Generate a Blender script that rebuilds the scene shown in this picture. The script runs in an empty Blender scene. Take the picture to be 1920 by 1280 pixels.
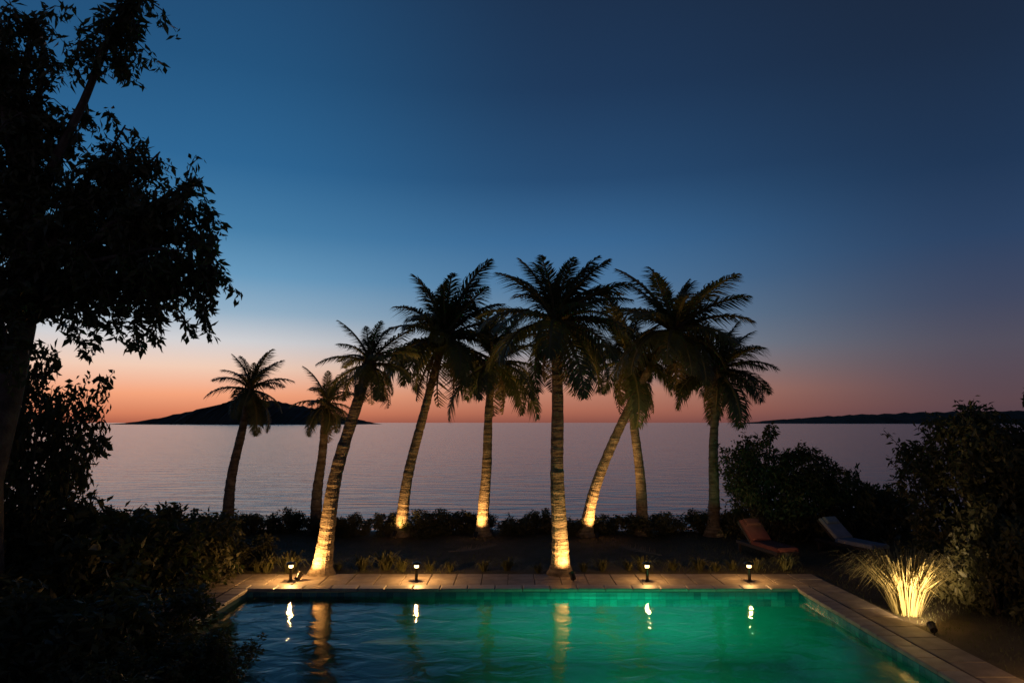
import bpy, math, random
import numpy as np
from mathutils import Vector, Matrix

R = math.radians
sc = bpy.context.scene
col = sc.collection

# ------------------------------------------------------------------ camera
CAMH, PITCH, F = 3.6, R(6.77), 1280.0
cam = bpy.data.cameras.new('camera')
cam_o = bpy.data.objects.new('camera', cam)
col.objects.link(cam_o)
cam.lens, cam.sensor_width = 24, 36
cam.clip_start, cam.clip_end = 0.05, 90000
cam_o.location = (0, 0, CAMH)
cam_o.rotation_euler = (R(90) + PITCH, 0, 0)
sc.camera = cam_o

# ------------------------------------------------------------------ twilight sky
SUN_AZ = R(-29)          # the afterglow, left of the view axis (+Y)
def lin(c):
    return tuple(((v / 255) / 12.92 if v / 255 <= .04045 else ((v / 255 + .055) / 1.055) ** 2.4) for v in c)
w = bpy.data.worlds.new('World')
sc.world = w
w.use_nodes = True
nt = w.node_tree
bg = nt.nodes['Background']
def N(t, **k):
    n = nt.nodes.new(t)
    for a, b in k.items(): setattr(n, a, b)
    return n
def M(op, a, b=None, c=None):
    n = N('ShaderNodeMath', operation=op)
    for i, v in enumerate((a, b, c)):
        if v is None: continue
        if isinstance(v, (int, float)): n.inputs[i].default_value = v
        else: nt.links.new(v, n.inputs[i])
    return n.outputs[0]
tc = N('ShaderNodeTexCoord')
sp = N('ShaderNodeSeparateXYZ')
nt.links.new(tc.outputs['Generated'], sp.inputs[0])
elev = M('ARCSINE', sp.outputs[2])
hl = M('SQRT', M('ADD', M('MULTIPLY', sp.outputs[0], sp.outputs[0]), M('ADD', M('MULTIPLY', sp.outputs[1], sp.outputs[1]), 1e-6)))
cosaz = M('DIVIDE', M('ADD', M('MULTIPLY', sp.outputs[0], math.sin(SUN_AZ)), M('MULTIPLY', sp.outputs[1], math.cos(SUN_AZ))), hl)
az = M('DIVIDE', M('ARCCOSINE', M('MINIMUM', M('MAXIMUM', cosaz, -1), 1)), math.pi)     # 0 towards the glow, 1 opposite
t = M('DIVIDE', elev, R(90))
def ramp(stops, fac):
    r = N('ShaderNodeValToRGB')
    el = r.color_ramp.elements
    while len(el) < len(stops): el.new(.5)
    for e, (p, c) in zip(el, stops):
        e.position = p / 90
        e.color = (*lin(c), 1)
    nt.links.new(fac, r.inputs[0])
    return r.outputs[0]
near = ramp([(0, (176, 98, 76)), (.7, (214, 128, 94)), (2.2, (246, 166, 126)), (4.3, (242, 206, 184)), (6.3, (212, 210, 212)), (8.6, (150, 178, 200)),
             (11.5, (104, 154, 190)), (15, (70, 126, 168)), (20, (46, 102, 148)), (27, (36, 84, 126)), (36, (32, 68, 106)), (60, (24, 46, 78)), (90, (20, 36, 62))], t)
mid = ramp([(0, (136, 80, 70)), (.9, (172, 104, 84)), (2.6, (190, 130, 108)), (4.4, (160, 138, 134)), (6.3, (130, 142, 156)), (8.6, (104, 132, 158)),
            (11.5, (78, 118, 156)), (15, (58, 104, 148)), (20, (39, 75, 114)), (27, (31, 57, 90)), (36, (28, 46, 72)), (60, (22, 36, 60)), (90, (20, 34, 58))], t)
far = ramp([(0, (80, 62, 72)), (1.5, (92, 70, 76)), (3.4, (88, 74, 84)), (5.5, (82, 78, 92)), (8.6, (64, 72, 96)), (13, (44, 66, 98)),
            (18, (32, 54, 84)), (26, (28, 44, 68)), (36, (26, 36, 54)), (60, (21, 31, 50)), (90, (20, 32, 54))], t)
def smooth(x, a, b):
    n = N('ShaderNodeMapRange', interpolation_type='SMOOTHSTEP')
    n.inputs[1].default_value, n.inputs[2].default_value = a, b
    nt.links.new(x, n.inputs[0])
    return n.outputs[0]
def mixc(f, a, b):
    n = N('ShaderNodeMix', data_type='RGBA')
    nt.links.new(f, n.inputs[0]); nt.links.new(a, n.inputs[6]); nt.links.new(b, n.inputs[7])
    return n.outputs[2]
skyc = mixc(smooth(az, 32 / 180, 66 / 180), mixc(smooth(az, 3 / 180, 36 / 180), near, mid), far)
nt.links.new(skyc, bg.inputs[0])
bg.inputs[1].default_value = 1.0

vs = sc.view_settings
vs.view_transform, vs.look, vs.exposure, vs.gamma = 'Standard', 'None', 0, 1

# ------------------------------------------------------------------ helpers
rng = np.random.default_rng(7)
random.seed(7)
def at(px, py, y):
    """world point at forward distance y that a sight line through photo pixel (px,py) meets (used as a measuring aid)"""
    u, v = (px - 960) / F, (640 - py) / F
    d = Vector((u, math.cos(PITCH) - v * math.sin(PITCH), math.sin(PITCH) + v * math.cos(PITCH)))
    return Vector((0, 0, CAMH)) + d * (y / d.y)
def tag(o, **k):
    for a, b in k.items():
        if b is not None: o[a] = b
    return o
def empty(name, loc=(0, 0, 0), rz=0, **k):
    o = bpy.data.objects.new(name, None)
    o.empty_display_size = .2
    o.location = loc
    o.rotation_euler = (0, 0, rz)
    col.objects.link(o)
    return tag(o, **k)
def link(name, me, parent=None, loc=(0, 0, 0), rot=(0, 0, 0), scale=(1, 1, 1), **k):
    o = bpy.data.objects.new(name, me)
    o.location, o.rotation_euler, o.scale = loc, rot, scale
    col.objects.link(o)
    if parent: o.parent = parent
    return tag(o, **k)
def mesh(name, v, f, m, smooth=False, mi=None):
    me = bpy.data.meshes.new(name)
    me.from_pydata([tuple(p) for p in v], [], f)
    for q in (m if isinstance(m, (list, tuple)) else [m]): me.materials.append(q)
    if smooth: me.polygons.foreach_set('use_smooth', [True] * len(f))
    if mi is not None: me.polygons.foreach_set('material_index', mi)
    me.update()
    return me
class MB:
    def __init__(s): s.v, s.f = [], []
    def add(s, v, f):
        n = len(s.v); s.v += [tuple(p) for p in v]; s.f += [tuple(i + n for i in q) for q in f]; return s
    def box(s, a, b, bev=0.0):
        (x0, y0, z0), (x1, y1, z1) = a, b
        if bev <= 0:
            v = [(x, y, z) for x in (x0, x1) for y in (y0, y1) for z in (z0, z1)]
            return s.add(v, [(0, 1, 3, 2), (4, 6, 7, 5), (0, 4, 5, 1), (2, 3, 7, 6), (0, 2, 6, 4), (1, 5, 7, 3)])
        e = bev
        lo = [(x0, y0), (x1, y0), (x1, y1), (x0, y1)]
        hi = [(x0 + e, y0 + e), (x1 - e, y0 + e), (x1 - e, y1 - e), (x0 + e, y1 - e)]
        v = [(*p, z0) for p in lo] + [(*p, z1 - e) for p in lo] + [(*p, z1) for p in hi]
        f = [(3, 2, 1, 0), (8, 9, 10, 11)]
        for i in range(4):
            j = (i + 1) % 4
            f += [(i, j, 4 + j, 4 + i), (4 + i, 4 + j, 8 + j, 8 + i)]
        return s.add(v, f)
    def tube(s, pts, rad, n=8, cap=True):
        pts = [Vector(p) for p in pts]
        rad = rad if isinstance(rad, (list, tuple)) else [rad] * len(pts)
        v, f = [], []
        ref = Vector((.3, .95, .1))
        for i, p in enumerate(pts):
            d = (pts[min(i + 1, len(pts) - 1)] - pts[max(i - 1, 0)]).normalized()
            if abs(d.dot(ref)) > .97: ref = Vector((1, 0, .1))
            a = d.cross(ref).normalized(); b = d.cross(a)
            for k in range(n):
                t_ = 2 * math.pi * k / n
                v.append(p + (a * math.cos(t_) + b * math.sin(t_)) * rad[i])
        for i in range(len(pts) - 1):
            for k in range(n):
                l = (k + 1) % n
                f.append((i * n + k, i * n + l, (i + 1) * n + l, (i + 1) * n + k))
        if cap:
            f.append(tuple(reversed(range(n)))); f.append(tuple(range((len(pts) - 1) * n, len(pts) * n)))
        return s.add(v, f)
    def lathe(s, prof, n=20, c=(0, 0, 0)):
        v = [(c[0] + r * math.cos(2 * math.pi * k / n), c[1] + r * math.sin(2 * math.pi * k / n), c[2] + z) for r, z in prof for k in range(n)]
        f = []
        for i in range(len(prof) - 1):
            for k in range(n):
                l = (k + 1) % n
                f.append((i * n + k, i * n + l, (i + 1) * n + l, (i + 1) * n + k))
        f.append(tuple(reversed(range(n)))); f.append(tuple(range((len(prof) - 1) * n, len(prof) * n)))
        return s.add(v, f)
    def mesh(s, name, m, smooth=False): return mesh(name, s.v, s.f, m, smooth)

# ------------------------------------------------------------------ materials
def mat(name, c, rough=.7, c2=None, scale=4.0, bump=0.0, bscale=None, spec=.3, metal=0, emit=None, estr=0, detail=6, rnd=0.0, trans=None):
    m = bpy.data.materials.new(name); m.use_nodes = True
    t_ = m.node_tree; b = t_.nodes['Principled BSDF']; L = t_.links.new
    b.inputs['Roughness'].default_value = rough
    b.inputs['Specular IOR Level'].default_value = spec
    b.inputs['Metallic'].default_value = metal
    tcn = t_.nodes.new('ShaderNodeTexCoord')
    out = None
    if c2:
        n = t_.nodes.new('ShaderNodeTexNoise'); n.inputs['Scale'].default_value = scale; n.inputs['Detail'].default_value = detail
        L(tcn.outputs['Object'], n.inputs['Vector'])
        r = t_.nodes.new('ShaderNodeValToRGB'); r.color_ramp.elements[0].position = .32; r.color_ramp.elements[1].position = .68
        r.color_ramp.elements[0].color = (*c, 1); r.color_ramp.elements[1].color = (*c2, 1)
        L(n.outputs[0], r.inputs[0]); out = r.outputs[0]
    if rnd:
        oi = t_.nodes.new('ShaderNodeObjectInfo'); mr = t_.nodes.new('ShaderNodeMapRange')
        mr.inputs[3].default_value, mr.inputs[4].default_value = 1 - rnd, 1 + rnd
        L(oi.outputs['Random'], mr.inputs[0])
        mx = t_.nodes.new('ShaderNodeMix'); mx.data_type = 'RGBA'; mx.blend_type = 'MULTIPLY'; mx.inputs[0].default_value = 1
        if out: L(out, mx.inputs[6])
        else: mx.inputs[6].default_value = (*c, 1)
        L(mr.outputs[0], mx.inputs[7]); out = mx.outputs[2]
    if out: L(out, b.inputs['Base Color'])
    else: b.inputs['Base Color'].default_value = (*c, 1)
    if bump:
        n = t_.nodes.new('ShaderNodeTexNoise'); n.inputs['Scale'].default_value = bscale or scale * 6; n.inputs['Detail'].default_value = 8
        L(tcn.outputs['Object'], n.inputs['Vector'])
        bp = t_.nodes.new('ShaderNodeBump'); bp.inputs['Strength'].default_value = bump; bp.inputs['Distance'].default_value = .03
        L(n.outputs[0], bp.inputs['Height']); L(bp.outputs[0], b.inputs['Normal'])
    if emit:
        b.inputs['Emission Color'].default_value = (*emit, 1); b.inputs['Emission Strength'].default_value = estr
    if trans:
        tr = t_.nodes.new('ShaderNodeBsdfTranslucent'); tr.inputs[0].default_value = (*trans, 1)
        ad = t_.nodes.new('ShaderNodeMixShader'); ad.inputs[0].default_value = .3
        L(b.outputs[0], ad.inputs[1]); L(tr.outputs[0], ad.inputs[2]); L(ad.outputs[0], t_.nodes['Material Output'].inputs[0])
    return m
MAT = dict(
    lawn=mat('lawn', (.075, .060, .030), .9, (.12, .088, .05), 1.4, .6, 30),
    grass=mat('grass_blade', (.07, .075, .025), .6, (.12, .105, .045), 2.0, trans=(.08, .12, .03)),
    rock=mat('cliff_rock', (.12, .10, .085), .9, (.20, .17, .14), .6, .8, 3),
    paving=mat('paving_stone', (.22, .17, .125), .62, (.33, .265, .20), 3.5, .35, 40, rnd=.16),
    coping=mat('coping_stone', (.30, .25, .19), .5, (.42, .35, .27), 5, .25, 50, rnd=.10),
    joint=mat('paving_joint', (.09, .075, .06), .95, (.13, .11, .09), 9, .3),
    plaster=mat('pool_plaster', (.10, .19, .17), .5, (.16, .25, .22), .8, .1, 9),
    bark=mat('palm_bark', (.16, .115, .075), .85, (.30, .23, .155), 7, .7, 26, rnd=.12),
    tbark=mat('tree_bark', (.07, .055, .042), .9, (.15, .12, .09), 5, .9, 18),
    palm=mat('palm_leaflet', (.070, .085, .030), .42, (.12, .12, .045), 2.5, spec=.4, rnd=.25, trans=(.07, .10, .02)),
    dry=mat('dry_palm_leaf', (.14, .095, .05), .8, (.22, .16, .09), 3, rnd=.2),
    rachis=mat('palm_rachis', (.13, .12, .045), .5, (.17, .14, .06), 6),
    leaf=mat('tree_leaf', (.060, .070, .028), .42, (.11, .105, .04), 1.2, spec=.4, trans=(.06, .09, .02)),
    shrub=mat('shrub_leaf', (.065, .065, .028), .5, (.115, .10, .042), 1.6, rnd=.22, trans=(.06, .09, .02)),
    lime=mat('lime_leaf', (.24, .20, .08), .5, (.34, .28, .13), 2.4, trans=(.30, .25, .10)),
    tuft=mat('border_grass', (.10, .105, .035), .5, (.18, .15, .06), 3, rnd=.25, trans=(.14, .14, .04)),
    steel=mat('dark_bronze', (.05, .042, .035), .38, metal=.8),
    warm=mat('warm_lens', (.9, .75, .5), .4, emit=(1, .66, .28), estr=9),
    green=mat('pool_lens', (.2, .9, .6), .4, emit=(.02, 1, .48), estr=6),
    rattan=mat('lounger_rattan', (.045, .034, .027), .6, (.08, .06, .045), 40, .6, 120),
    cushion=mat('pale_cushion', (.26, .26, .29), .9, (.33, .33, .36), 6, .2, 60),
    redcloth=mat('red_cushion', (.16, .05, .04), .9, (.20, .07, .055), 6, .2, 60),
    terracotta=mat('terracotta', (.33, .14, .08), .75, (.42, .20, .12), 5, .3),
    land=mat('headland', (.035, .034, .022), .95, (.075, .062, .045), .004, 0),
)
def water(name, scale, strength, dist, rough, base=None):
    m = bpy.data.materials.new(name); m.use_nodes = True
    t_ = m.node_tree; t_.nodes.clear(); L = t_.links.new
    out = t_.nodes.new('ShaderNodeOutputMaterial'); tcn = t_.nodes.new('ShaderNodeTexCoord')
    mp = t_.nodes.new('ShaderNodeMapping'); mp.inputs['Scale'].default_value = scale
    L(tcn.outputs['Object'], mp.inputs[0])
    n = t_.nodes.new('ShaderNodeTexNoise'); n.inputs['Scale'].default_value = 1; n.inputs['Detail'].default_value = 5; n.inputs['Distortion'].default_value = .6
    L(mp.outputs[0], n.inputs['Vector'])
    bp = t_.nodes.new('ShaderNodeBump'); bp.inputs['Strength'].default_value = strength; bp.inputs['Distance'].default_value = dist
    L(n.outputs[0], bp.inputs['Height'])
    fr = t_.nodes.new('ShaderNodeFresnel'); fr.inputs[0].default_value = 1.33; L(bp.outputs[0], fr.inputs['Normal'])
    gl = t_.nodes.new('ShaderNodeBsdfGlossy'); gl.inputs['Roughness'].default_value = rough; L(bp.outputs[0], gl.inputs['Normal'])
    if base: lo = t_.nodes.new('ShaderNodeBsdfDiffuse'); lo.inputs[0].default_value = (*base, 1)
    else: lo = t_.nodes.new('ShaderNodeBsdfTransparent'); lo.inputs[0].default_value = (.80, .97, .90, 1)
    mx = t_.nodes.new('ShaderNodeMixShader'); L(fr.outputs[0], mx.inputs[0]); L(lo.outputs[0], mx.inputs[1]); L(gl.outputs[0], mx.inputs[2])
    L(mx.outputs[0], out.inputs[0])
    return m
def clear_lens():
    m = bpy.data.materials.new('clear_glowing_lens'); m.use_nodes = True
    t_ = m.node_tree; t_.nodes.clear(); L = t_.links.new
    o = t_.nodes.new('ShaderNodeOutputMaterial'); a = t_.nodes.new('ShaderNodeBsdfTransparent'); b = t_.nodes.new('ShaderNodeEmission')
    b.inputs[0].default_value = (1, .66, .28, 1); b.inputs[1].default_value = 10
    mx = t_.nodes.new('ShaderNodeMixShader'); mx.inputs[0].default_value = .3
    L(a.outputs[0], mx.inputs[1]); L(b.outputs[0], mx.inputs[2]); L(mx.outputs[0], o.inputs[0])
    return m
MAT['clear'] = clear_lens()
def palm_bark():
    m = MAT['bark']; t_ = m.node_tree; L = t_.links.new
    tcn = t_.nodes.new('ShaderNodeTexCoord'); mp = t_.nodes.new('ShaderNodeMapping'); mp.inputs['Scale'].default_value = (2.2, 2.2, 15)
    L(tcn.outputs['Object'], mp.inputs[0])
    n = t_.nodes.new('ShaderNodeTexNoise'); n.inputs['Scale'].default_value = 1; n.inputs['Detail'].default_value = 4; n.inputs['Distortion'].default_value = .5
    L(mp.outputs[0], n.inputs['Vector'])
    bp = [x for x in t_.nodes if x.type == 'BUMP'][0]
    b2 = t_.nodes.new('ShaderNodeBump'); b2.inputs['Strength'].default_value = .9; b2.inputs['Distance'].default_value = .05
    L(n.outputs[0], b2.inputs['Height']); L(bp.outputs[0], b2.inputs['Normal']); L(b2.outputs[0], t_.nodes['Principled BSDF'].inputs['Normal'])
    mx = t_.nodes.new('ShaderNodeMix'); mx.data_type = 'RGBA'; mx.blend_type = 'MULTIPLY'; mx.inputs[0].default_value = .75
    src = t_.nodes['Principled BSDF'].inputs['Base Color'].links[0].from_socket
    cr = t_.nodes.new('ShaderNodeValToRGB'); cr.color_ramp.elements[0].position = .38; cr.color_ramp.elements[1].position = .58
    cr.color_ramp.elements[0].color = (.35, .32, .3, 1)
    L(n.outputs[0], cr.inputs[0]); L(src, mx.inputs[6]); L(cr.outputs[0], mx.inputs[7]); L(mx.outputs[2], t_.nodes['Principled BSDF'].inputs['Base Color'])
palm_bark()
MAT['sea'] = water('sea_water', (.10, .35, .2), .5, .5, .14, (.030, .045, .060))
MAT['pool'] = water('pool_surface', (1.3, 1.9, 1), .42, .06, .03)

# ------------------------------------------------------------------ ground, sea, headlands
PX0, PX1, PY0, PY1 = -5.7, 6.15, 9.75, 15.2       # pool opening
EDGE = 23.6                                       # the terrace ends here and falls to the sea
def ground():
    xs = sorted(set([-60, -40, -28] + [round(-20 + i * 1.0, 3) for i in range(41)] + [28, 40, 60, PX0, PX1]))
    xs = [x for x in xs if x in (PX0, PX1) or not (abs(x - PX0) < .3 or abs(x - PX1) < .3)]
    ys = sorted(set([-14, -6, 0, 4, 7, 9, PY0, 11, 12, 13, 14, PY1, 16] + [17, 18, 19, 20, 21, 22, 23, EDGE] + [EDGE + .8, EDGE + 2.2, EDGE + 4, EDGE + 8, EDGE + 14]))
    idx, v, f = {}, [], []
    for j, y in enumerate(ys):
        for i, x in enumerate(xs):
            z = 0.0
            if y > EDGE:
                z = -(y - EDGE) * .85 - .25 * math.sin(x * .9) * min(1, y - EDGE)
            elif y > 17.5 or abs(x) > 10 or y < 8:
                z = .035 * math.sin(x * .7 + 1) * math.cos(y * .55)
            idx[i, j] = len(v); v.append((x, y, z))
    for j in range(len(ys) - 1):
        for i in range(len(xs) - 1):
            if xs[i] >= PX0 and xs[i + 1] <= PX1 and ys[j] >= PY0 and ys[j + 1] <= PY1: continue
            f.append((idx[i, j], idx[i + 1, j], idx[i + 1, j + 1], idx[i, j + 1]))
    me = mesh('lawn_ground', v, f, MAT['lawn'], True)
    link('lawn_ground', me, kind='structure')
ground()
SEA = -9.0
link('sea', mesh('sea', [(-60000, 20, SEA), (60000, 20, SEA), (60000, 80000, SEA), (-60000, 80000, SEA)], [(0, 1, 2, 3)], MAT['sea']), kind='structure')
def headland(name, prof, y, depth):
    """prof: (px, py) silhouette points; a rounded ridge with real depth at distance y"""
    top = []
    for (x0, y0), (x1, y1) in zip(prof[:-1], prof[1:]):
        for k in range(26):
            a = k / 26
            top.append((x0 + (x1 - x0) * a, y0 + (y1 - y0) * a + random.uniform(-1.1, 1.1) + 1.2 * math.sin(k * .9 + x0)))
    top.append(prof[-1])
    rows, v = [(-1, 0), (-.7, .45), (-.35, .8), (0, 1), (.4, .8), (1, 0)], []
    for px, py in top:
        p = at(px, py, y)
        for s, h in rows:
            v.append((p.x + random.uniform(-8, 8), y + s * depth + random.uniform(-10, 10), SEA - 1 + max(0, (p.z - SEA)) * (h + (random.uniform(-.06, .06) if 0 < h < 1 else 0))))
    n = len(rows)
    f = [(i * n + k, (i + 1) * n + k, (i + 1) * n + k + 1, i * n + k + 1) for i in range(len(top) - 1) for k in range(n - 1)]
    link(name, mesh(name, v, f, MAT['land']), kind='structure')
headland('far_headland', [(262, 797), (330, 782), (400, 762), (450, 748), (520, 752), (580, 764), (630, 778), (670, 788), (705, 797)], 5200, 600)
headland('far_island', [(1380, 797), (1460, 788), (1560, 780), (1640, 776), (1760, 772), (1900, 770), (2050, 778), (2200, 797)], 9000, 900)

# ------------------------------------------------------------------ pool
WZ = -.10
x0, x1, y0, y1, zb = PX0, PX1, PY0, PY1, -1.3
P = [(x0, y0), (x1, y0), (x1, y1), (x0, y1)]
def inset(d): return [(x0 + d, y0 + d), (x1 - d, y0 + d), (x1 - d, y1 - d), (x0 + d, y1 - d)]
rings = [(0, -.004)] + [(.55 - .55 * math.cos(a), zb + .55 - .55 * math.sin(a)) for a in [math.pi / 2 * k / 8 for k in range(9)]]
v = [(*p, z) for d, z in rings for p in inset(d)]
nr = len(rings)
basin = link('pool_basin', mesh('pool_basin', v, [(4 * nr - 4, 4 * nr - 3, 4 * nr - 2, 4 * nr - 1)] + [(4 * r + i, 4 * r + (i + 1) % 4, 4 * r + 4 + (i + 1) % 4, 4 * r + 4 + i) for r in range(nr - 1) for i in range(4)], MAT['plaster'], True), kind='structure')
link('pool_water', mesh('pool_water', [(x0 + .002, y0 + .002, WZ), (x1 - .002, y0 + .002, WZ), (x1 - .002, y1 - .002, WZ), (x0 + .002, y1 - .002, WZ)], [(0, 1, 2, 3)], MAT['pool']), kind='structure')
tile_mats = [mat('waterline_tile_%d' % i, c, .25, c2, 8, rnd=.2, spec=.5) for i, (c, c2) in enumerate([((.05, .16, .19), (.07, .20, .22)), ((.09, .24, .25), (.11, .28, .28))])]
TS = .15
def wall_tile(m, ax): return MB().box((-TS / 2 + .004, -.006, -TS / 2 + .004) if ax else (-.006, -TS / 2 + .004, -TS / 2 + .004), (TS / 2 - .004, .006, TS / 2 - .004) if ax else (.006, TS / 2 - .004, TS / 2 - .004), .003).mesh('waterline_tile', m)
wt = {(i, ax): wall_tile(tile_mats[i], ax) for i in (0, 1) for ax in (0, 1)}
for row in range(2):
    for i in range(int((PX1 - PX0) / TS)):
        link('waterline_tile', wt[random.randrange(2), 1], basin, (PX0 + (i + .5) * TS, PY1 - .008, -.085 - row * TS))
    for i in range(int((PY1 - PY0) / TS)):
        link('waterline_tile', wt[random.randrange(2), 0], basin, (PX1 - .008, PY0 + (i + .5) * TS, -.085 - row * TS))
# coping: single stones round the rim, a little over the water
deck = link('pool_deck', mesh('pool_deck', [(x, y, .006) for x, y in ((PX0 - 1.9, PY0 - .5), (PX1 + 1.04, PY0 - .5), (PX1 + 1.04, PY1 + 1.62), (PX0 - 1.9, PY1 + 1.62), *P)],
    [(0, 1, 5, 4), (1, 2, 6, 5), (2, 3, 7, 6), (3, 0, 4, 7)], MAT['joint']), kind='structure')
def stone_mesh(name, sx, sy, h, m, bev=.012): return MB().box((-sx / 2, -sy / 2, 0), (sx / 2, sy / 2, h), bev).mesh(name, m)
CW = .36
def lay(name, me, x, y, z, rz=0):
    o = link(name, me, deck, (x, y, z + random.uniform(-.002, .003)), (random.uniform(-.004, .004), random.uniform(-.004, .004), rz + random.uniform(-.006, .006)))
    return o
nx, ny = 20, 10
lx, ly = (PX1 - PX0) / nx, (PY1 - PY0) / ny
cx_m, cy_m = stone_mesh('coping_stone_x', lx - .012, CW, .06, MAT['coping'], .018), stone_mesh('coping_stone_y', CW, ly - .012, .06, MAT['coping'], .018)
for i in range(nx):
    lay('coping_stone', cx_m, PX0 + (i + .5) * lx, PY1 + CW / 2 - .04, .007)
    lay('coping_stone', cx_m, PX0 + (i + .5) * lx, PY0 - CW / 2 + .04, .007)
for i in range(ny):
    lay('coping_stone', cy_m, PX0 - CW / 2 + .04, PY0 + (i + .5) * ly, .007)
    lay('coping_stone', cy_m, PX1 + CW / 2 - .04, PY0 + (i + .5) * ly, .007)
ck = stone_mesh('coping_corner', CW - .05, CW - .05, .06, MAT['coping'], .018)
for sx, X in ((-1, PX0), (1, PX1)):
    for sy, Y in ((-1, PY0), (1, PY1)):
        lay('coping_stone', ck, X + sx * (CW / 2 - .01), Y + sy * (CW / 2 - .01), .007)
T = .6
pv = [stone_mesh('paving_stone_%d' % i, T - .016, T - .016, .03, MAT['paving'], .008) for i in range(2)]
ex = .33
X0, X1 = PX0 - ex - .06, PX1 + ex + .06
for r in range(2):                                             # behind the far coping
    n = int((X1 - X0 + 1.8) / T)
    for i in range(n):
        lay('paving_stone', random.choice(pv), X0 - 1.2 + (i + .5) * T, PY1 + ex + .02 + (r + .5) * T, .007, random.choice((0, math.pi / 2)))
for side, cols in ((-1, 2), (1, 1)):
    for c in range(cols):
        for i in range(int((PY1 + ex - PY0 + .4) / T)):
            lay('paving_stone', random.choice(pv), (X0 - (c + .5) * T) if side < 0 else (X1 + (c + .5) * T), PY1 + ex - .0 - (i + .5) * T, .007, random.choice((0, math.pi / 2)))

def spot(name, parent, loc, target, power, color, angle=70, blend=.8, size=.05):
    l = bpy.data.lights.new(name, 'SPOT'); l.energy = power; l.color = color
    l.spot_size, l.spot_blend, l.shadow_soft_size = R(angle), blend, size
    o = bpy.data.objects.new(name, l); col.objects.link(o); o.parent = parent
    o.location = loc
    o.rotation_euler = (Vector(target) - Vector(loc)).to_track_quat('-Z', 'Y').to_euler()
    return o
WARM, GREEN = (1, .53, .17), (.012, 1, .46)
# underwater lamps in the near wall, shining across the pool
def pool_lamp(x, power, label):
    e = empty('pool_lamp', (x, PY0, -.62), label=label, category='lamp', group='underwater pool lamps')
    link('housing', MB().lathe([(.02, .0), (.15, .0), (.15, .03), (.12, .045)], 20).mesh('pool_lamp_housing', MAT['steel']), e, (0, .002, 0), (R(-90), 0, 0))
    link('lens', MB().lathe([(.118, .0), (.10, .02), (.05, .03), (.004, .032)], 20).mesh('pool_lamp_lens', MAT['green'], True), e, (0, .048, 0), (R(-90), 0, 0))
    spot('pool_lamp_light', e, (0, .12, 0), (0, 3, -1.15), power, GREEN, 104, 1.0, .09)
pool_lamp(2.0, 600, 'green underwater lamp in near pool wall, the left one')
pool_lamp(3.6, 540, 'green underwater lamp in near pool wall, the right one')

# ------------------------------------------------------------------ garden lamps
def uplight_mesh():
    body = MB().lathe([(.055, .0), (.06, .005), (.06, .13), (.068, .14), (.068, .165)], 16).mesh('uplight_body', MAT['steel'])
    lens = MB().lathe([(.055, .158), (.05, .1665), (.004, .168)], 16).mesh('uplight_lens', MAT['warm'])
    spike = MB().tube([(0, 0, -.1), (0, 0, .09)], .012, 8).mesh('uplight_spike', MAT['steel'])
    return body, lens, spike
UB, UL, US = uplight_mesh()
def uplight(loc, target, power, label, angle=112, color=WARM):
    e = empty('garden_uplight', loc, label=label, category='lamp', group='warm spike uplights')
    d = Vector(target) - Vector(loc) - Vector((0, 0, .12))
    q = d.to_track_quat('Z', 'Y').to_euler()
    link('spike', US, e)
    b = link('body', UB, e, (0, 0, .08), q)
    link('lens', UL, b)
    spot('uplight_light', e, Vector((0, 0, .08)) + d.normalized() * .19, Vector((0, 0, .08)) + d, power, color, angle, .7, .04)
BP = MB().lathe([(.06, 0), (.06, .012), (.035, .02), (.035, .30)], 14).mesh('bollard_post', MAT['steel'])
BC = MB().lathe([(.105, .0), (.112, .008), (.09, .035), (.03, .055)], 18).mesh('bollard_cap', MAT['steel'])
BL = MB().lathe([(.045, 0), (.05, .01), (.05, .06), (.045, .07)], 14).mesh('bollard_lens', MAT['clear'])
def bollard(x, y, z, power, label):
    e = empty('path_light', (x, y, z), label=label, category='lamp', group='low path lights by the pool')
    link('post', BP, e); link('lens', BL, e, (0, 0, .30)); link('cap', BC, e, (0, 0, .371))
    l = bpy.data.lights.new('path_light_lamp', 'POINT'); l.energy = power; l.color = WARM; l.shadow_soft_size = .025
    o = bpy.data.objects.new('path_light_lamp', l); col.objects.link(o); o.parent = e; o.location = (0, 0, .335)
    BLp.append(o)
BLp = []

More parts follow.
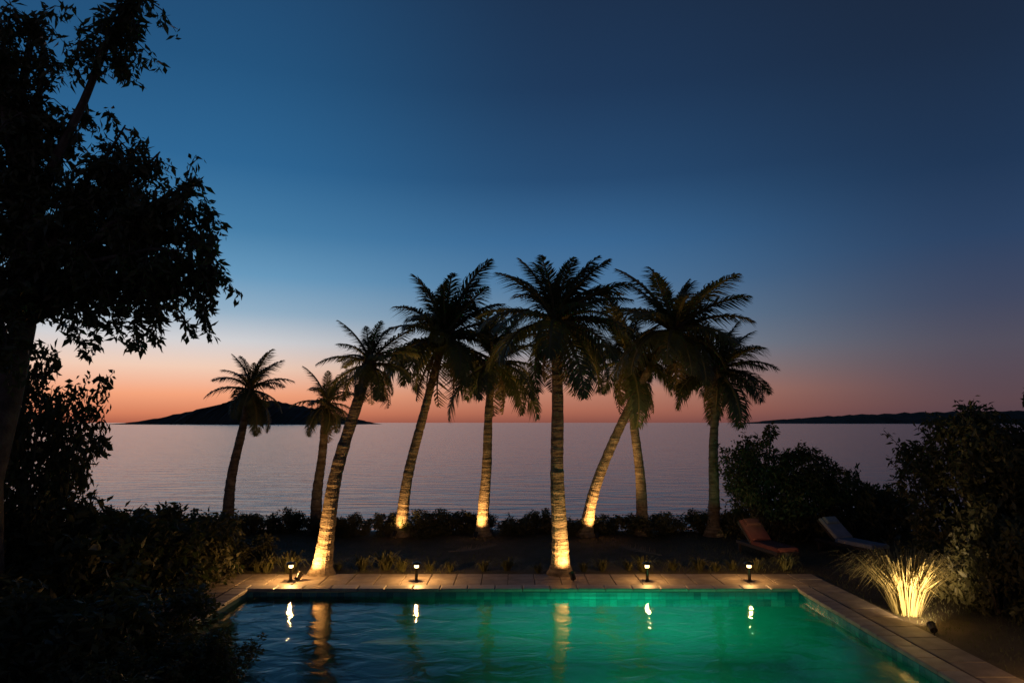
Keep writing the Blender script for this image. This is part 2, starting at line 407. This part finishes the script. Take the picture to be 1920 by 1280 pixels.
# ------------------------------------------------------------------ palms
def frond_mesh(name, L, droop, seed, pairs=58, dry=False):
    """an arching pinnate leaf along +X, arching down under droop"""
    r = random.Random(seed)
    pts, ang, p = [], 0.0, Vector((0, 0, 0))
    n = 22
    for i in range(n + 1):
        pts.append(p.copy())
        s = i / n
        a = -droop * s ** 1.5
        p = p + Vector((math.cos(a), .05 * math.sin(seed + s * 3), math.sin(a))) * (L / n)
    mb = MB()
    mb.tube(pts, [.028 * (1 - .88 * i / n) + .003 for i in range(n + 1)], 5)
    nf = len(mb.f)
    for i in range(pairs):
        s = .12 + .88 * (i + .5) / pairs
        k = min(int(s * n), n - 1); fr = s * n - k
        b = pts[k].lerp(pts[k + 1], fr); d = (pts[k + 1] - pts[k]).normalized()
        up = Vector((0, 1, 0)).cross(d) * -1
        if up.z < 0 and abs(d.x) > .2: up = -up
        ll = L * .27 * (math.sin(math.pi * min(1, s * .86 + .13)) ** .7) * r.uniform(.85, 1.1)
        for sd in (-1, 1):
            if r.random() < (.3 if dry else .06): continue      # torn leaflets
            out = (Vector((0, sd, 0)) * r.uniform(.75, .95) + d * r.uniform(.45, .75) + up * r.uniform(.0, .3)).normalized()
            wd = d.cross(out).cross(out).normalized() * (.0075 + .004 * r.random())
            m1 = b + out * ll * .5 + Vector((0, 0, -ll * .07))
            tip = b + out * ll * .9 + Vector((0, 0, -ll * r.uniform(.25, .8) * (1.5 if dry else 1)))
            mb.add([b - wd * .5, b + wd * .5, m1 + wd, m1 - wd, tip], [(0, 1, 2, 3), (3, 2, 4)])
    mi = [0] * nf + [1] * (len(mb.f) - nf)
    return mesh(name, mb.v, mb.f, [MAT['dry'] if dry else MAT['rachis'], MAT['dry'] if dry else MAT['palm']], False, mi)
FR = {}
for i in range(9):
    FR[i] = frond_mesh('palm_frond_%d' % i, 1.0, (.35, .7, 1.05)[i % 3] + .1 * (i // 3) + .15, i)
DRY = [frond_mesh('dry_frond_%d' % i, 1.0, .5 + .2 * i, 40 + i, 40, True) for i in range(3)]
def palm(base, crown, L, nfr, label, seed, lean=.35, r0=.17):
    """base, crown: world points; L: frond length"""
    r = random.Random(seed)
    base, crown = Vector(base), Vector(crown)
    e = empty('palm_tree', base, label=label, category='palm tree', group='palms between pool and sea')
    h = crown - base
    c1 = Vector((h.x * .12 * (1 if lean else 1) - .0, h.y * .2, h.z * .42))
    n = max(26, int(h.z / .075))
    pts, rad = [], []
    for i in range(n + 1):
        t_ = i / n
        p = c1 * (2 * t_ * (1 - t_)) + h * t_ * t_ + Vector((.04 * math.sin(t_ * 7 + seed), .04 * math.cos(t_ * 6 + seed), 0)) * math.sin(math.pi * t_)
        pts.append(p - Vector((0, 0, .12 if i == 0 else 0)))
        ring = r.choice((1.035, 1.015, 1.0, .985, .955))
        foot = 1 + .75 * math.exp(-h.z * t_ / .16) + .18 * math.exp(-h.z * t_ / .8)
        rad.append(r0 * (1 - .42 * t_) * foot * ring * r.uniform(.97, 1.03))
    link('trunk', MB().tube(pts, rad, 16).mesh('palm_trunk', MAT['bark']), e)
    top = pts[-1]
    d = (pts[-1] - pts[-3]).normalized()
    # stubs of old leaves under the crown
    mb = MB()
    for k in range(18):
        a = k * 2.4; zz = -.02 - k * .028
        o = Vector((math.cos(a), math.sin(a), 0))
        mb.tube([top + d * zz + o * .06, top + d * (zz + .1) + o * .15, top + d * (zz + .26) + o * r.uniform(.2, .27)], [.035, .03, .012], 5)
    link('leaf_stubs', mb.mesh('palm_leaf_stubs', MAT['bark']), e)
    wind, wdir = r.uniform(.15, .4), r.uniform(-.5, .9)
    for k in range(nfr):
        a = k * 2.39996 + r.uniform(-.35, .35)
        q = (k + .5) / nfr
        el = R(80) - q * R(112) + R(r.uniform(-14, 14))
        var = (0 if q < .3 else (1 if q < .65 else 2)) + 3 * r.randrange(3)
        s = L * r.uniform(.76, 1.12) * (.78 if q < .12 else 1)
        a += wind * math.sin(wdir - a); el -= .16 * wind * math.cos(wdir - a)
        rot = (Matrix.Rotation(a, 3, 'Z') @ Matrix.Rotation(-el, 3, 'Y') @ Matrix.Rotation(r.uniform(-.35, .35), 3, 'X')).to_euler()
        link('frond', FR[var], e, top + Vector((0, 0, .05 - .2 * q)), rot, (s, s, s))
    for k in range(r.randrange(3, 7)):           # dead fronds hanging under the crown
        a = r.uniform(0, 6.283); sc_ = L * r.uniform(.6, .85)
        rot = (Matrix.Rotation(a, 3, 'Z') @ Matrix.Rotation(R(r.uniform(48, 82)), 3, 'Y') @ Matrix.Rotation(r.uniform(-.6, .6), 3, 'X')).to_euler()
        link('dry_frond', DRY[r.randrange(3)], e, top + Vector((math.cos(a) * .08, math.sin(a) * .08, -.2)), rot, (sc_,) * 3)
    mb = MB()                                    # flower and fruit stalks among the leaf bases
    for k in range(4):
        a = r.uniform(0, 6.283); o = Vector((math.cos(a), math.sin(a), 0))
        pp = [top, top + o * .25 + Vector((0, 0, .12)), top + o * .45 + Vector((0, 0, -.1)), top + o * .5 + Vector((0, 0, -.4))]
        mb.tube(pp, [.02, .016, .012, .006], 5)
        for q in range(14):
            b = pp[2].lerp(pp[3], r.random()) ; mb.tube([b, b + Vector((r.gauss(0, .07), r.gauss(0, .07), -r.uniform(.12, .25)))], [.006, .004], 4)
    link('fruit_stalks', mb.mesh('palm_fruit_stalks', MAT['dry']), e)
    return e
# bases and crowns read off the photograph, each at its own distance
PALMS = [
    # base px, base y | crown px, py, crown y | frond, count, label, seed
    (605, 16.75, 694, 676, 16.7, 1.3, 24, 'short palm leaning right by the left pool end, its trunk glowing amber', 1),
    (1050, 16.75, 1040, 598, 16.75, 2.15, 38, 'tall upright middle palm behind the pool, trunk lit amber from its foot', 2),
    (752, 22.6, 836, 630, 22.4, 2.7, 38, 'leftmost of the three tall palms, its trunk tilting right above the hedge', 3),
    (1098, 22.3, 1264, 618, 22.0, 2.65, 38, 'rightmost of the three tall palms, trunk leaning far right with amber foot', 4),
    (905, 22.4, 926, 676, 22.3, 2.3, 30, 'short palm between the left and middle tall palms, amber on its trunk', 5),
    (1205, 22.8, 1176, 668, 22.7, 2.35, 30, 'short dark palm between the middle and right tall palms', 6),
    (1338, 22.6, 1346, 690, 22.5, 2.15, 30, 'dark palm at the right end of the palm row beside the big shrubs', 7),
    (424, 22.8, 470, 726, 22.6, 1.5, 24, 'small palm standing alone against the sunset beside the left tree', 8),
    (592, 22.9, 612, 752, 22.7, 1.4, 24, 'smallest palm, low between the lone left palm and the pool', 9),
]
PB = []
for px, by, cx, cy, cyy, L, n, lb, s in PALMS:
    b = at(px, 1000, by); b.z = 0
    PB.append(b)
    palm(b, at(cx, cy, cyy), L, n, lb, s, r0=.2 if s in (1, 2) else .19)

# ------------------------------------------------------------------ leafy things
def leaf_cloud(name, C, size, m, rs, droop=.3, aspect=.42):
    """one small folded leaf at each centre in C"""
    n = len(C)
    d = rs.normal(size=(n, 3)); d[:, 2] -= droop * 1.6; d /= np.linalg.norm(d, axis=1)[:, None]
    s = rs.normal(size=(n, 3)); s -= (s * d).sum(1)[:, None] * d; s /= np.linalg.norm(s, axis=1)[:, None]
    u = np.cross(d, s)
    L = (size * rs.uniform(.45, 1.35, n))[:, None]
    a = C; b = C + d * L; mid = C + d * L * .45
    l = mid + s * L * aspect * .5 + u * L * .08; r = mid - s * L * aspect * .5 + u * L * .08
    V = np.stack([a, l, b, r], 1).reshape(-1, 3)
    i = np.arange(n) * 4
    Fc = np.concatenate([np.stack([i, i + 1, i + 2], 1), np.stack([i, i + 2, i + 3], 1)])
    me = bpy.data.meshes.new(name)
    me.vertices.add(len(V)); me.vertices.foreach_set('co', V.astype(np.float32).ravel())
    me.loops.add(Fc.size); me.loops.foreach_set('vertex_index', Fc.astype(np.int32).ravel())
    me.polygons.add(len(Fc)); me.polygons.foreach_set('loop_start', np.arange(len(Fc), dtype=np.int32) * 3)
    me.materials.append(m); me.update(calc_edges=True); me.validate()
    return me
def shrub_protos(k, leaves, size, m, seed, tall=1.0):
    """unit shrub: width about 2, height about 1.6"""
    rs = np.random.default_rng(seed)
    r = random.Random(seed)
    nc = int(34 * tall)
    leaves = int(leaves * tall)
    cl, st = [], MB()
    for c in range(nc):
        a = r.uniform(0, 6.283); rr = math.sqrt(r.random()) * .82; z = r.uniform(.18, 1.35) * (1 - .35 * rr) * tall
        p = np.array((math.cos(a) * rr, math.sin(a) * rr, z)); R_ = r.uniform(.16, .36)
        g = rs.normal(size=(leaves // nc, 3)); g /= np.linalg.norm(g, axis=1)[:, None]
        cl.append(p + g * (R_ * rs.uniform(.35, 1.0, len(g)) ** .6)[:, None])
        if c % 2 == 0:
            q = Vector(p); st.tube([(q.x * .08, q.y * .08, -.05), (q.x * .45, q.y * .45, q.z * .5), q], [.03, .02, .008], 5)
        if c % 4 == 0:      # a shoot that breaks the outline
            q = Vector(p); o = Vector((q.x * .4, q.y * .4, r.uniform(.25, .5)))
            st.tube([q, q + o * .5, q + o], [.008, .006, .003], 4)
            ts = rs.uniform(0, 1, 26)
            cl.append(np.array(q) + ts[:, None] * np.array(o) + rs.normal(scale=.03, size=(26, 3)))
    return leaf_cloud('shrub_foliage_%d' % k, np.concatenate(cl), size, m, rs), st.mesh('shrub_stems_%d' % k, MAT['tbark'])
SH = [shrub_protos(k, 5200, .13, MAT['shrub'], 20 + k) for k in range(4)]
SHT = [shrub_protos(10 + k, 5200, .11, MAT['shrub'], 50 + k, 2.1) for k in range(2)]      # tall upright form
def shrub(name, loc, sx, sz, label, group, k=0, cat='shrub'):
    e = empty(name, loc, random.uniform(0, 6.28), label=label, category=cat, group=group)
    pr = SH[k % 4]
    if sz > 1.55 * sx: pr = SHT[k % 2]; sz /= 2.1
    e.scale = (sx, sx * random.uniform(.9, 1.1), sz)
    link('foliage', pr[0], e); link('stem', pr[1], e)
    return e
# low row along the sea edge
ORD = 'first second third fourth fifth sixth seventh eighth ninth tenth eleventh twelfth thirteenth fourteenth fifteenth sixteenth seventeenth eighteenth nineteenth twentieth twenty-first twenty-second twenty-third twenty-fourth'.split()
for i in range(24):
    x = -13.5 + i * 1.04 + random.uniform(-.25, .25)
    hh = random.uniform(.42, .60) * (1.18 if x < -8.3 else 1)
    shrub('hedge_shrub', (x, 22.9 + random.uniform(-.3, .5), -.03), random.uniform(.62, .85), hh, 'low rounded shrub at the sea edge, %s from the left in its row' % ORD[i], 'low shrubs at the sea edge', i)
# the dark wedge right of the palms, falling to the right
for i, (px, top, y, sx, lb) in enumerate([(1420, 728, 21.5, 1.25, 'tallest of the dark shrubs right of the palm row'), (1505, 785, 21.6, 1.25, 'second dark shrub right of the palm row, a little lower'),
                                          (1580, 845, 21.8, 1.2, 'third dark shrub right of the palm row, sloping lower still'), (1655, 885, 22.0, 1.15, 'lowest dark shrub beside the big bush on the right')]):
    p = at(px, top, y)
    shrub('sea_shrub', (p.x, y, -.05), sx, (p.z + .05) / 1.6, lb, None, i + 1)
# big bush masses on the right edge
for i, (px, top, y, sx, lb) in enumerate([(1800, 665, 16.8, 1.6, 'big dark bush at right edge behind the lit plant, in front of the sea'), (1925, 590, 15.6, 1.75, 'tallest dark bush cut by the right picture edge'),
                                          (1860, 900, 13.6, 1.2, 'dark bush low at right edge below the tallest bush'), (1770, 985, 15.0, .9, 'rounded dark bush right behind the lit yellow plant')]):
    p = at(px, top, y)
    shrub('garden_bush', (p.x, y, -.05), sx, (p.z + .05) / 1.65, lb, None, i, 'bush')
# dark planting lower left
LL = [(-30, 500, 14.2, 1.2, 'dark bush cut by the left picture edge behind the tree trunk'), (80, 505, 13.4, 1.25, 'tall dark bush at left edge beside the trunk of the big tree'), (70, 890, 13.0, 1.9, 'wide dark bush under the big tree at left edge'), (215, 915, 14.5, 1.6, 'dark bush below the sunset at left, second from left edge'), (345, 925, 15.8, 1.45, 'dark bush third from left edge below the sunset'),
      (445, 985, 17.8, 1.05, 'small dark bush at the foot of the lone left palm'), (120, 1050, 10.2, 1.5, 'nearest dark bush in the lower left corner'), (300, 1075, 11.6, 1.15, 'dark bush beside the left pool end'),
      (395, 1165, 10.4, .75, 'low dark bush hiding the near left pool corner'), (225, 1185, 9.0, .9, 'low dark bush at the bottom left edge of the picture')]
for i, (px, top, y, sx, lb) in enumerate(LL):
    p = at(px, top, y)
    shrub('garden_bush', (p.x, y, -.05), sx, (p.z + .05) / 1.6, lb, None, i + 2, 'bush')

# ------------------------------------------------------------------ big near tree, left
def big_tree():
    rs = np.random.default_rng(5); r = random.Random(5)
    base = Vector((-8.75, 11.5, 0))
    e = empty('broadleaf_tree', base, label='large dark leafy tree filling the upper left, branches hanging over the sunset', category='tree')
    wood, leaves = MB(), []
    trunk = [Vector((0, 0, -.1)), Vector((.1, .05, 1.2)), Vector((.05, 0, 2.6)), Vector((.35, -.1, 3.9)), Vector((.6, -.2, 5.2)), Vector((.5, -.3, 6.9)), Vector((.3, -.4, 8.6)), Vector((.6, -.6, 10.2))]
    link('trunk', MB().tube(trunk, [.36, .27, .23, .2, .17, .13, .09, .05], 12).mesh('tree_trunk', MAT['tbark'], True), e)
    # limb ends (photo px,py and distance), read off the outline
    ends = [(60, 20, 10.4), (20, 110, 10.8), (250, -30, 9.8), (275, -5, 9.9), (10, 330, 10.9), (10, 450, 11.3), (-10, 520, 10.8), (45, 300, 10.8), (30, 200, 11.2), (70, 170, 10.8), (150, 215, 11.0), (235, 235, 10.8), (300, 285, 11.0), (380, 340, 10.7), (385, 420, 11.2),
            (350, 470, 10.6), (290, 390, 11.4), (210, 330, 11.2), (120, 350, 10.6), (40, 380, 11.2), (250, 470, 11.4), (160, 460, 10.8), (60, 480, 11.0), (400, 500, 11.0),
            (130, 520, 11.3), (20, 560, 10.6), (350, 380, 11.2), (170, 400, 11.8), (-60, 250, 10.8), (-110, 420, 10.8), (-60, 60, 10.6), (-160, 160, 10.8), (-90, 620, 10.8), (10, 660, 10.2), (-160, 560, 11),
            (250, 530, 11.0), (330, 520, 11.3), (20, 40, 10.5), (40, 210, 10.6), (360, 365, 10.9), (-240, 330, 11.0), (300, 430, 10.9), (200, 510, 11.4), (90, 420, 11.5), (260, 320, 11.2)]
    for j, (px, py, y) in enumerate(ends):
        tip = at(px, py, y) - base
        s = min(max(tip.z * .68, 4.6), 8.4)
        k = min(range(len(trunk)), key=lambda q: abs(trunk[q].z - s))
        o = trunk[k]
        m1 = o.lerp(tip, .45) + Vector((r.uniform(-.2, .2), r.uniform(-.3, .3), .35 + r.uniform(-.1, .3)))
        m2 = o.lerp(tip, .8) + Vector((r.uniform(-.15, .15), r.uniform(-.2, .2), .25))
        wood.tube([o, m1, m2, tip], [.085, .055, .03, .012], 6)
        for q in range(15):                        # twigs with leaves hanging from the limb's outer half
            t_ = .62 + .38 * r.random()
            b = m1.lerp(m2, min(1, (t_ - .45) / .35)) if t_ < .8 else m2.lerp(tip, (t_ - .8) / .2)
            d = Vector((r.gauss(0, .5), r.gauss(0, .5), r.uniform(-.75, .35))).normalized() * r.uniform(.35, .75)
            mid = b + d * .55 + Vector((0, 0, .05)); en = b + d + Vector((0, 0, -.1))
            wood.tube([b, mid, en], [.012, .008, .004], 4)
            n = r.randrange(34, 52)
            tt = rs.uniform(.1, 1.05, n)[:, None]
            leaves.append(np.array(b) * (1 - tt) + np.array(en) * tt + rs.normal(scale=.045, size=(n, 3)))
    for px, py, y in [(110, 600, 11.2), (180, 585, 10.9), (235, 610, 11.3), (290, 590, 10.8), (395, 570, 11.0), (150, 630, 11.1), (265, 640, 11.2), (385, 610, 11.3), (20, 600, 11.4), (200, 560, 11.3), (320, 565, 11.1), (340, 600, 10.9), (215, 600, 10.7), (130, 570, 10.8), (260, 575, 11.0), (355, 545, 11.2), (300, 630, 11.1), (180, 640, 11.3), (70, 570, 11.0), (400, 530, 11.2), (395, 470, 10.9)]:
        tip = at(px, py, y) - base                # thin shoots hanging below the crown
        o = tip + Vector((r.uniform(-.5, -.1), r.uniform(-.2, .2), r.uniform(.9, 1.4)))
        wood.tube([o, o.lerp(tip, .5) + Vector((.08, 0, .05)), tip], [.012, .008, .004], 4)
        for q in range(7):
            b = o.lerp(tip, .1 + .9 * q / 6); en = b + Vector((r.gauss(0, .16), r.gauss(0, .16), -r.uniform(.05, .3)))
            wood.tube([b, en], [.006, .003], 4)
            tt = rs.uniform(0, 1, 24)[:, None]
            leaves.append(np.array(b) * (1 - tt) + np.array(en) * tt + rs.normal(scale=.03, size=(24, 3)))
    link('branches', wood.mesh('tree_branches', MAT['tbark']), e)
    link('crown', leaf_cloud('tree_crown', np.concatenate(leaves), .17, MAT['leaf'], rs, .55, .36), e)
big_tree()

# ------------------------------------------------------------------ lit plant on the right of the pool
def grass_clump(loc, label):
    r = random.Random(11)
    e = empty('fountain_plant', loc, label=label, category='plant')
    for part, n, hmin, hmax, sp_ in (('blades', 700, .75, 1.35, 1.15), ('plumes', 0, 0, 0, 0)):
        mb = MB()
        for k in range(n):
            a = r.uniform(0, 6.283); h = r.uniform(hmin, hmax); s_ = r.uniform(.12, sp_) * h
            o = Vector((math.cos(a), math.sin(a), 0)); sd = Vector((-o.y, o.x, 0)) * r.uniform(.006, .011)
            b = o * r.uniform(0, .26)
            p = [b, b + o * s_ * .25 + Vector((0, 0, h * .5)), b + o * s_ * .65 + Vector((0, 0, h * .85)), b + o * s_ * 1.1 + Vector((r.gauss(0, .08), r.gauss(0, .08), h * r.uniform(.4, .95)))]
            p[2] += Vector((r.gauss(0, .035), r.gauss(0, .035), 0))
            mb.add([p[0] - sd, p[0] + sd, p[1] + sd, p[1] - sd, p[2] + sd * .8, p[2] - sd * .8, p[3]], [(0, 1, 2, 3), (3, 2, 4, 5), (5, 4, 6)])
        if n: link(part, mb.mesh('grass_' + part, MAT['lime']), e)
gp = at(1700, 1150, 13.5); gp.z = 0
grass_clump(gp, 'arching thin-bladed plant glowing yellow over a lamp, right of the pool')

def tuft_mesh(name, n, seed, m):
    r = random.Random(seed); mb = MB()
    for k in range(n):
        a = r.uniform(0, 6.283); h = r.uniform(.5, 1.0); s_ = r.uniform(.2, 1.1) * h
        o = Vector((math.cos(a), math.sin(a), 0)); sd = Vector((-o.y, o.x, 0)) * r.uniform(.018, .034)
        b = o * r.uniform(0, .15)
        p = [b, b + o * s_ * .3 + Vector((0, 0, h * .5)), b + o * s_ * .7 + Vector((0, 0, h * r.uniform(.7, .85))), b + o * s_ * 1.1 + Vector((r.gauss(0, .05), r.gauss(0, .05), h * r.uniform(.3, .9)))]
        mb.add([p[0] - sd, p[0] + sd, p[1] + sd, p[1] - sd, p[2] + sd * .8, p[2] - sd * .8, p[3]], [(0, 1, 2, 3), (3, 2, 4, 5), (5, 4, 6)])
    return mb.mesh(name, m)
TF = [tuft_mesh('border_grass_%d' % i, 90, 60 + i, MAT['tuft']) for i in range(4)]
TX = [-7.3, -6.8, -6.3, -5.9, -5.3, -4.25, -3.6, -3.1, -2.6, -2.1, -1.5, -.8, -.2, .55, 1.75, 2.3, 2.8, 3.3, 3.9, 4.5, 5.0, 5.5, 6.1, 6.8]
for i, x in enumerate(TX):
    h = random.uniform(.26, .5) * (1.25 if i in (2, 3, 4, 7, 8) else 1)
    o = link('border_plant', TF[i % 4], None, (x + random.uniform(-.12, .12), 17.15 + random.uniform(-.12, .25), -.02), (0, 0, random.uniform(0, 6.28)), (h * 1.15, h * 1.15, h),
         label='small strap-leaved plant in the border behind the far paving, %s from the left' % ORD[i], category='plant', group='small strappy plants in the pool border')
# ------------------------------------------------------------------ loungers on the lawn behind the pool
def lounger(loc, rz, label, cm):
    e = empty('sun_lounger', loc, rz, label=label, category='sun lounger', group='sun loungers behind the pool')
    link('frame', MB().box((-.33, -1.0, .22), (.33, 1.0, .30), .012).mesh('lounger_frame', MAT['rattan']), e)
    for sx in (-1, 1):
        for sy in (-.88, .88):
            link('leg', MB().box((sx * .29 - .03, sy - .03, 0), (sx * .29 + .03, sy + .03, .219)).mesh('lounger_leg', MAT['rattan']), e)
    link('mattress', MB().box((-.30, -.97, .302), (.30, .28, .40), .03).mesh('lounger_mattress', cm), e)
    b = link('backrest', MB().box((-.33, 0, 0), (.33, .78, .05), .01).mesh('lounger_backrest', MAT['rattan']), e, (0, .29, .32), (R(38), 0, 0))
    link('pillow', MB().box((-.22, .50, .142), (.22, .74, .21), .03).mesh('lounger_pillow', cm), b)
    link('back_cushion', MB().box((-.30, .0, .053), (.30, .76, .14), .03).mesh('lounger_back_cushion', cm), b)
p = at(1590, 1020, 19.6); lounger((p.x, 19.4, .0), R(20), 'sun lounger with pale grey cushions on the dark lawn', MAT['cushion'])
p = at(1432, 1020, 19.2); lounger((p.x, 19.0, .0), R(12), 'sun lounger with dull red cushions on the dark lawn', MAT['redcloth'])

# ------------------------------------------------------------------ lamps placed
uplight((PB[0].x - .35, PB[0].y - .75, .0), (PB[0].x + .05, PB[0].y, 1.0), 420, 'spike uplight at the foot of the short leaning palm')
uplight((PB[1].x + .25, PB[1].y - .75, .0), (PB[1].x, PB[1].y, 1.1), 330, 'spike uplight at the foot of the middle palm')
uplight((PB[3].x + .3, PB[3].y - .75, .0), (PB[3].x + .25, PB[3].y, 1.6), 420, 'spike uplight at the foot of the far leaning right palm')
uplight((PB[4].x - .2, PB[4].y - .7, .0), (PB[4].x, PB[4].y, 1.5), 300, 'spike uplight at the foot of the short palm left of the middle palm')
uplight((PB[2].x - .1, PB[2].y - .7, .0), (PB[2].x + .1, PB[2].y, 1.3), 130, 'spike uplight at the foot of the left tall palm')
uplight((gp.x - .30, gp.y - 1.35, .0), (gp.x, gp.y, .75), 520, 'spike uplight in front of the glowing plant right of the pool', 95, (1, .70, .38))
def bol(px, y, power, lb):
    q = at(px, 1000, y); bollard(q.x, y, .037, power, lb)
bol(548, 16.0, 105, 'low path light on the paving at the far left pool corner')
bol(782, 16.0, 95, 'low path light on the far paving between the leaning and middle palms')
bol(1212, 16.0, 50, 'low path light on the far paving right of the middle palm')
bol(1402, 16.0, 42, 'low path light on the far paving near the right pool corner')
bollard(7.75, 9.3, .0, 70, 'low path light beside the right paving close to the viewer')

for i, (x, y, rz) in enumerate([(-1.7, 18.9, .5), (3.9, 18.4, 2.2)]):
    link('fallen_frond', DRY[i], None, (x, y, .16), (R(180), 0, rz), (1.5, 1.5, .35), label=('dry palm frond lying on the lawn left of the middle palm', 'dry palm frond lying on the lawn right of the middle palm')[i], category='frond')
# ------------------------------------------------------------------ grass on the lawn (uncountable)
def lawn_grass():
    rs = np.random.default_rng(3)
    n = 60000
    x = rs.uniform(-14, 15, n); y = 9 + rs.random(n) ** .8 * (EDGE - 9)
    ok = ~((x > PX0 - 1.95) & (x < PX1 + 1.08) & (y < PY1 + 1.66))
    x, y = x[ok], y[ok]; n = len(x)
    z = .035 * np.sin(x * .7 + 1) * np.cos(y * .55)
    a = rs.uniform(0, 6.283, n); h = rs.uniform(.03, .085, n)
    wv = np.stack([np.cos(a), np.sin(a), 0 * a], 1) * .007
    b = np.stack([x, y, z - .01], 1)
    t_ = b + np.stack([rs.normal(0, .025, n), rs.normal(0, .025, n), h], 1)
    V = np.stack([b - wv, b + wv, t_], 1).reshape(-1, 3)
    me = bpy.data.meshes.new('lawn_grass')
    me.vertices.add(len(V)); me.vertices.foreach_set('co', V.astype(np.float32).ravel())
    me.loops.add(3 * n); me.loops.foreach_set('vertex_index', np.arange(3 * n, dtype=np.int32))
    me.polygons.add(n); me.polygons.foreach_set('loop_start', np.arange(n, dtype=np.int32) * 3)
    me.materials.append(MAT['grass']); me.update(calc_edges=True)
    link('lawn_grass', me, label='short mown grass covering the dark lawn', category='grass', kind='stuff')
lawn_grass()
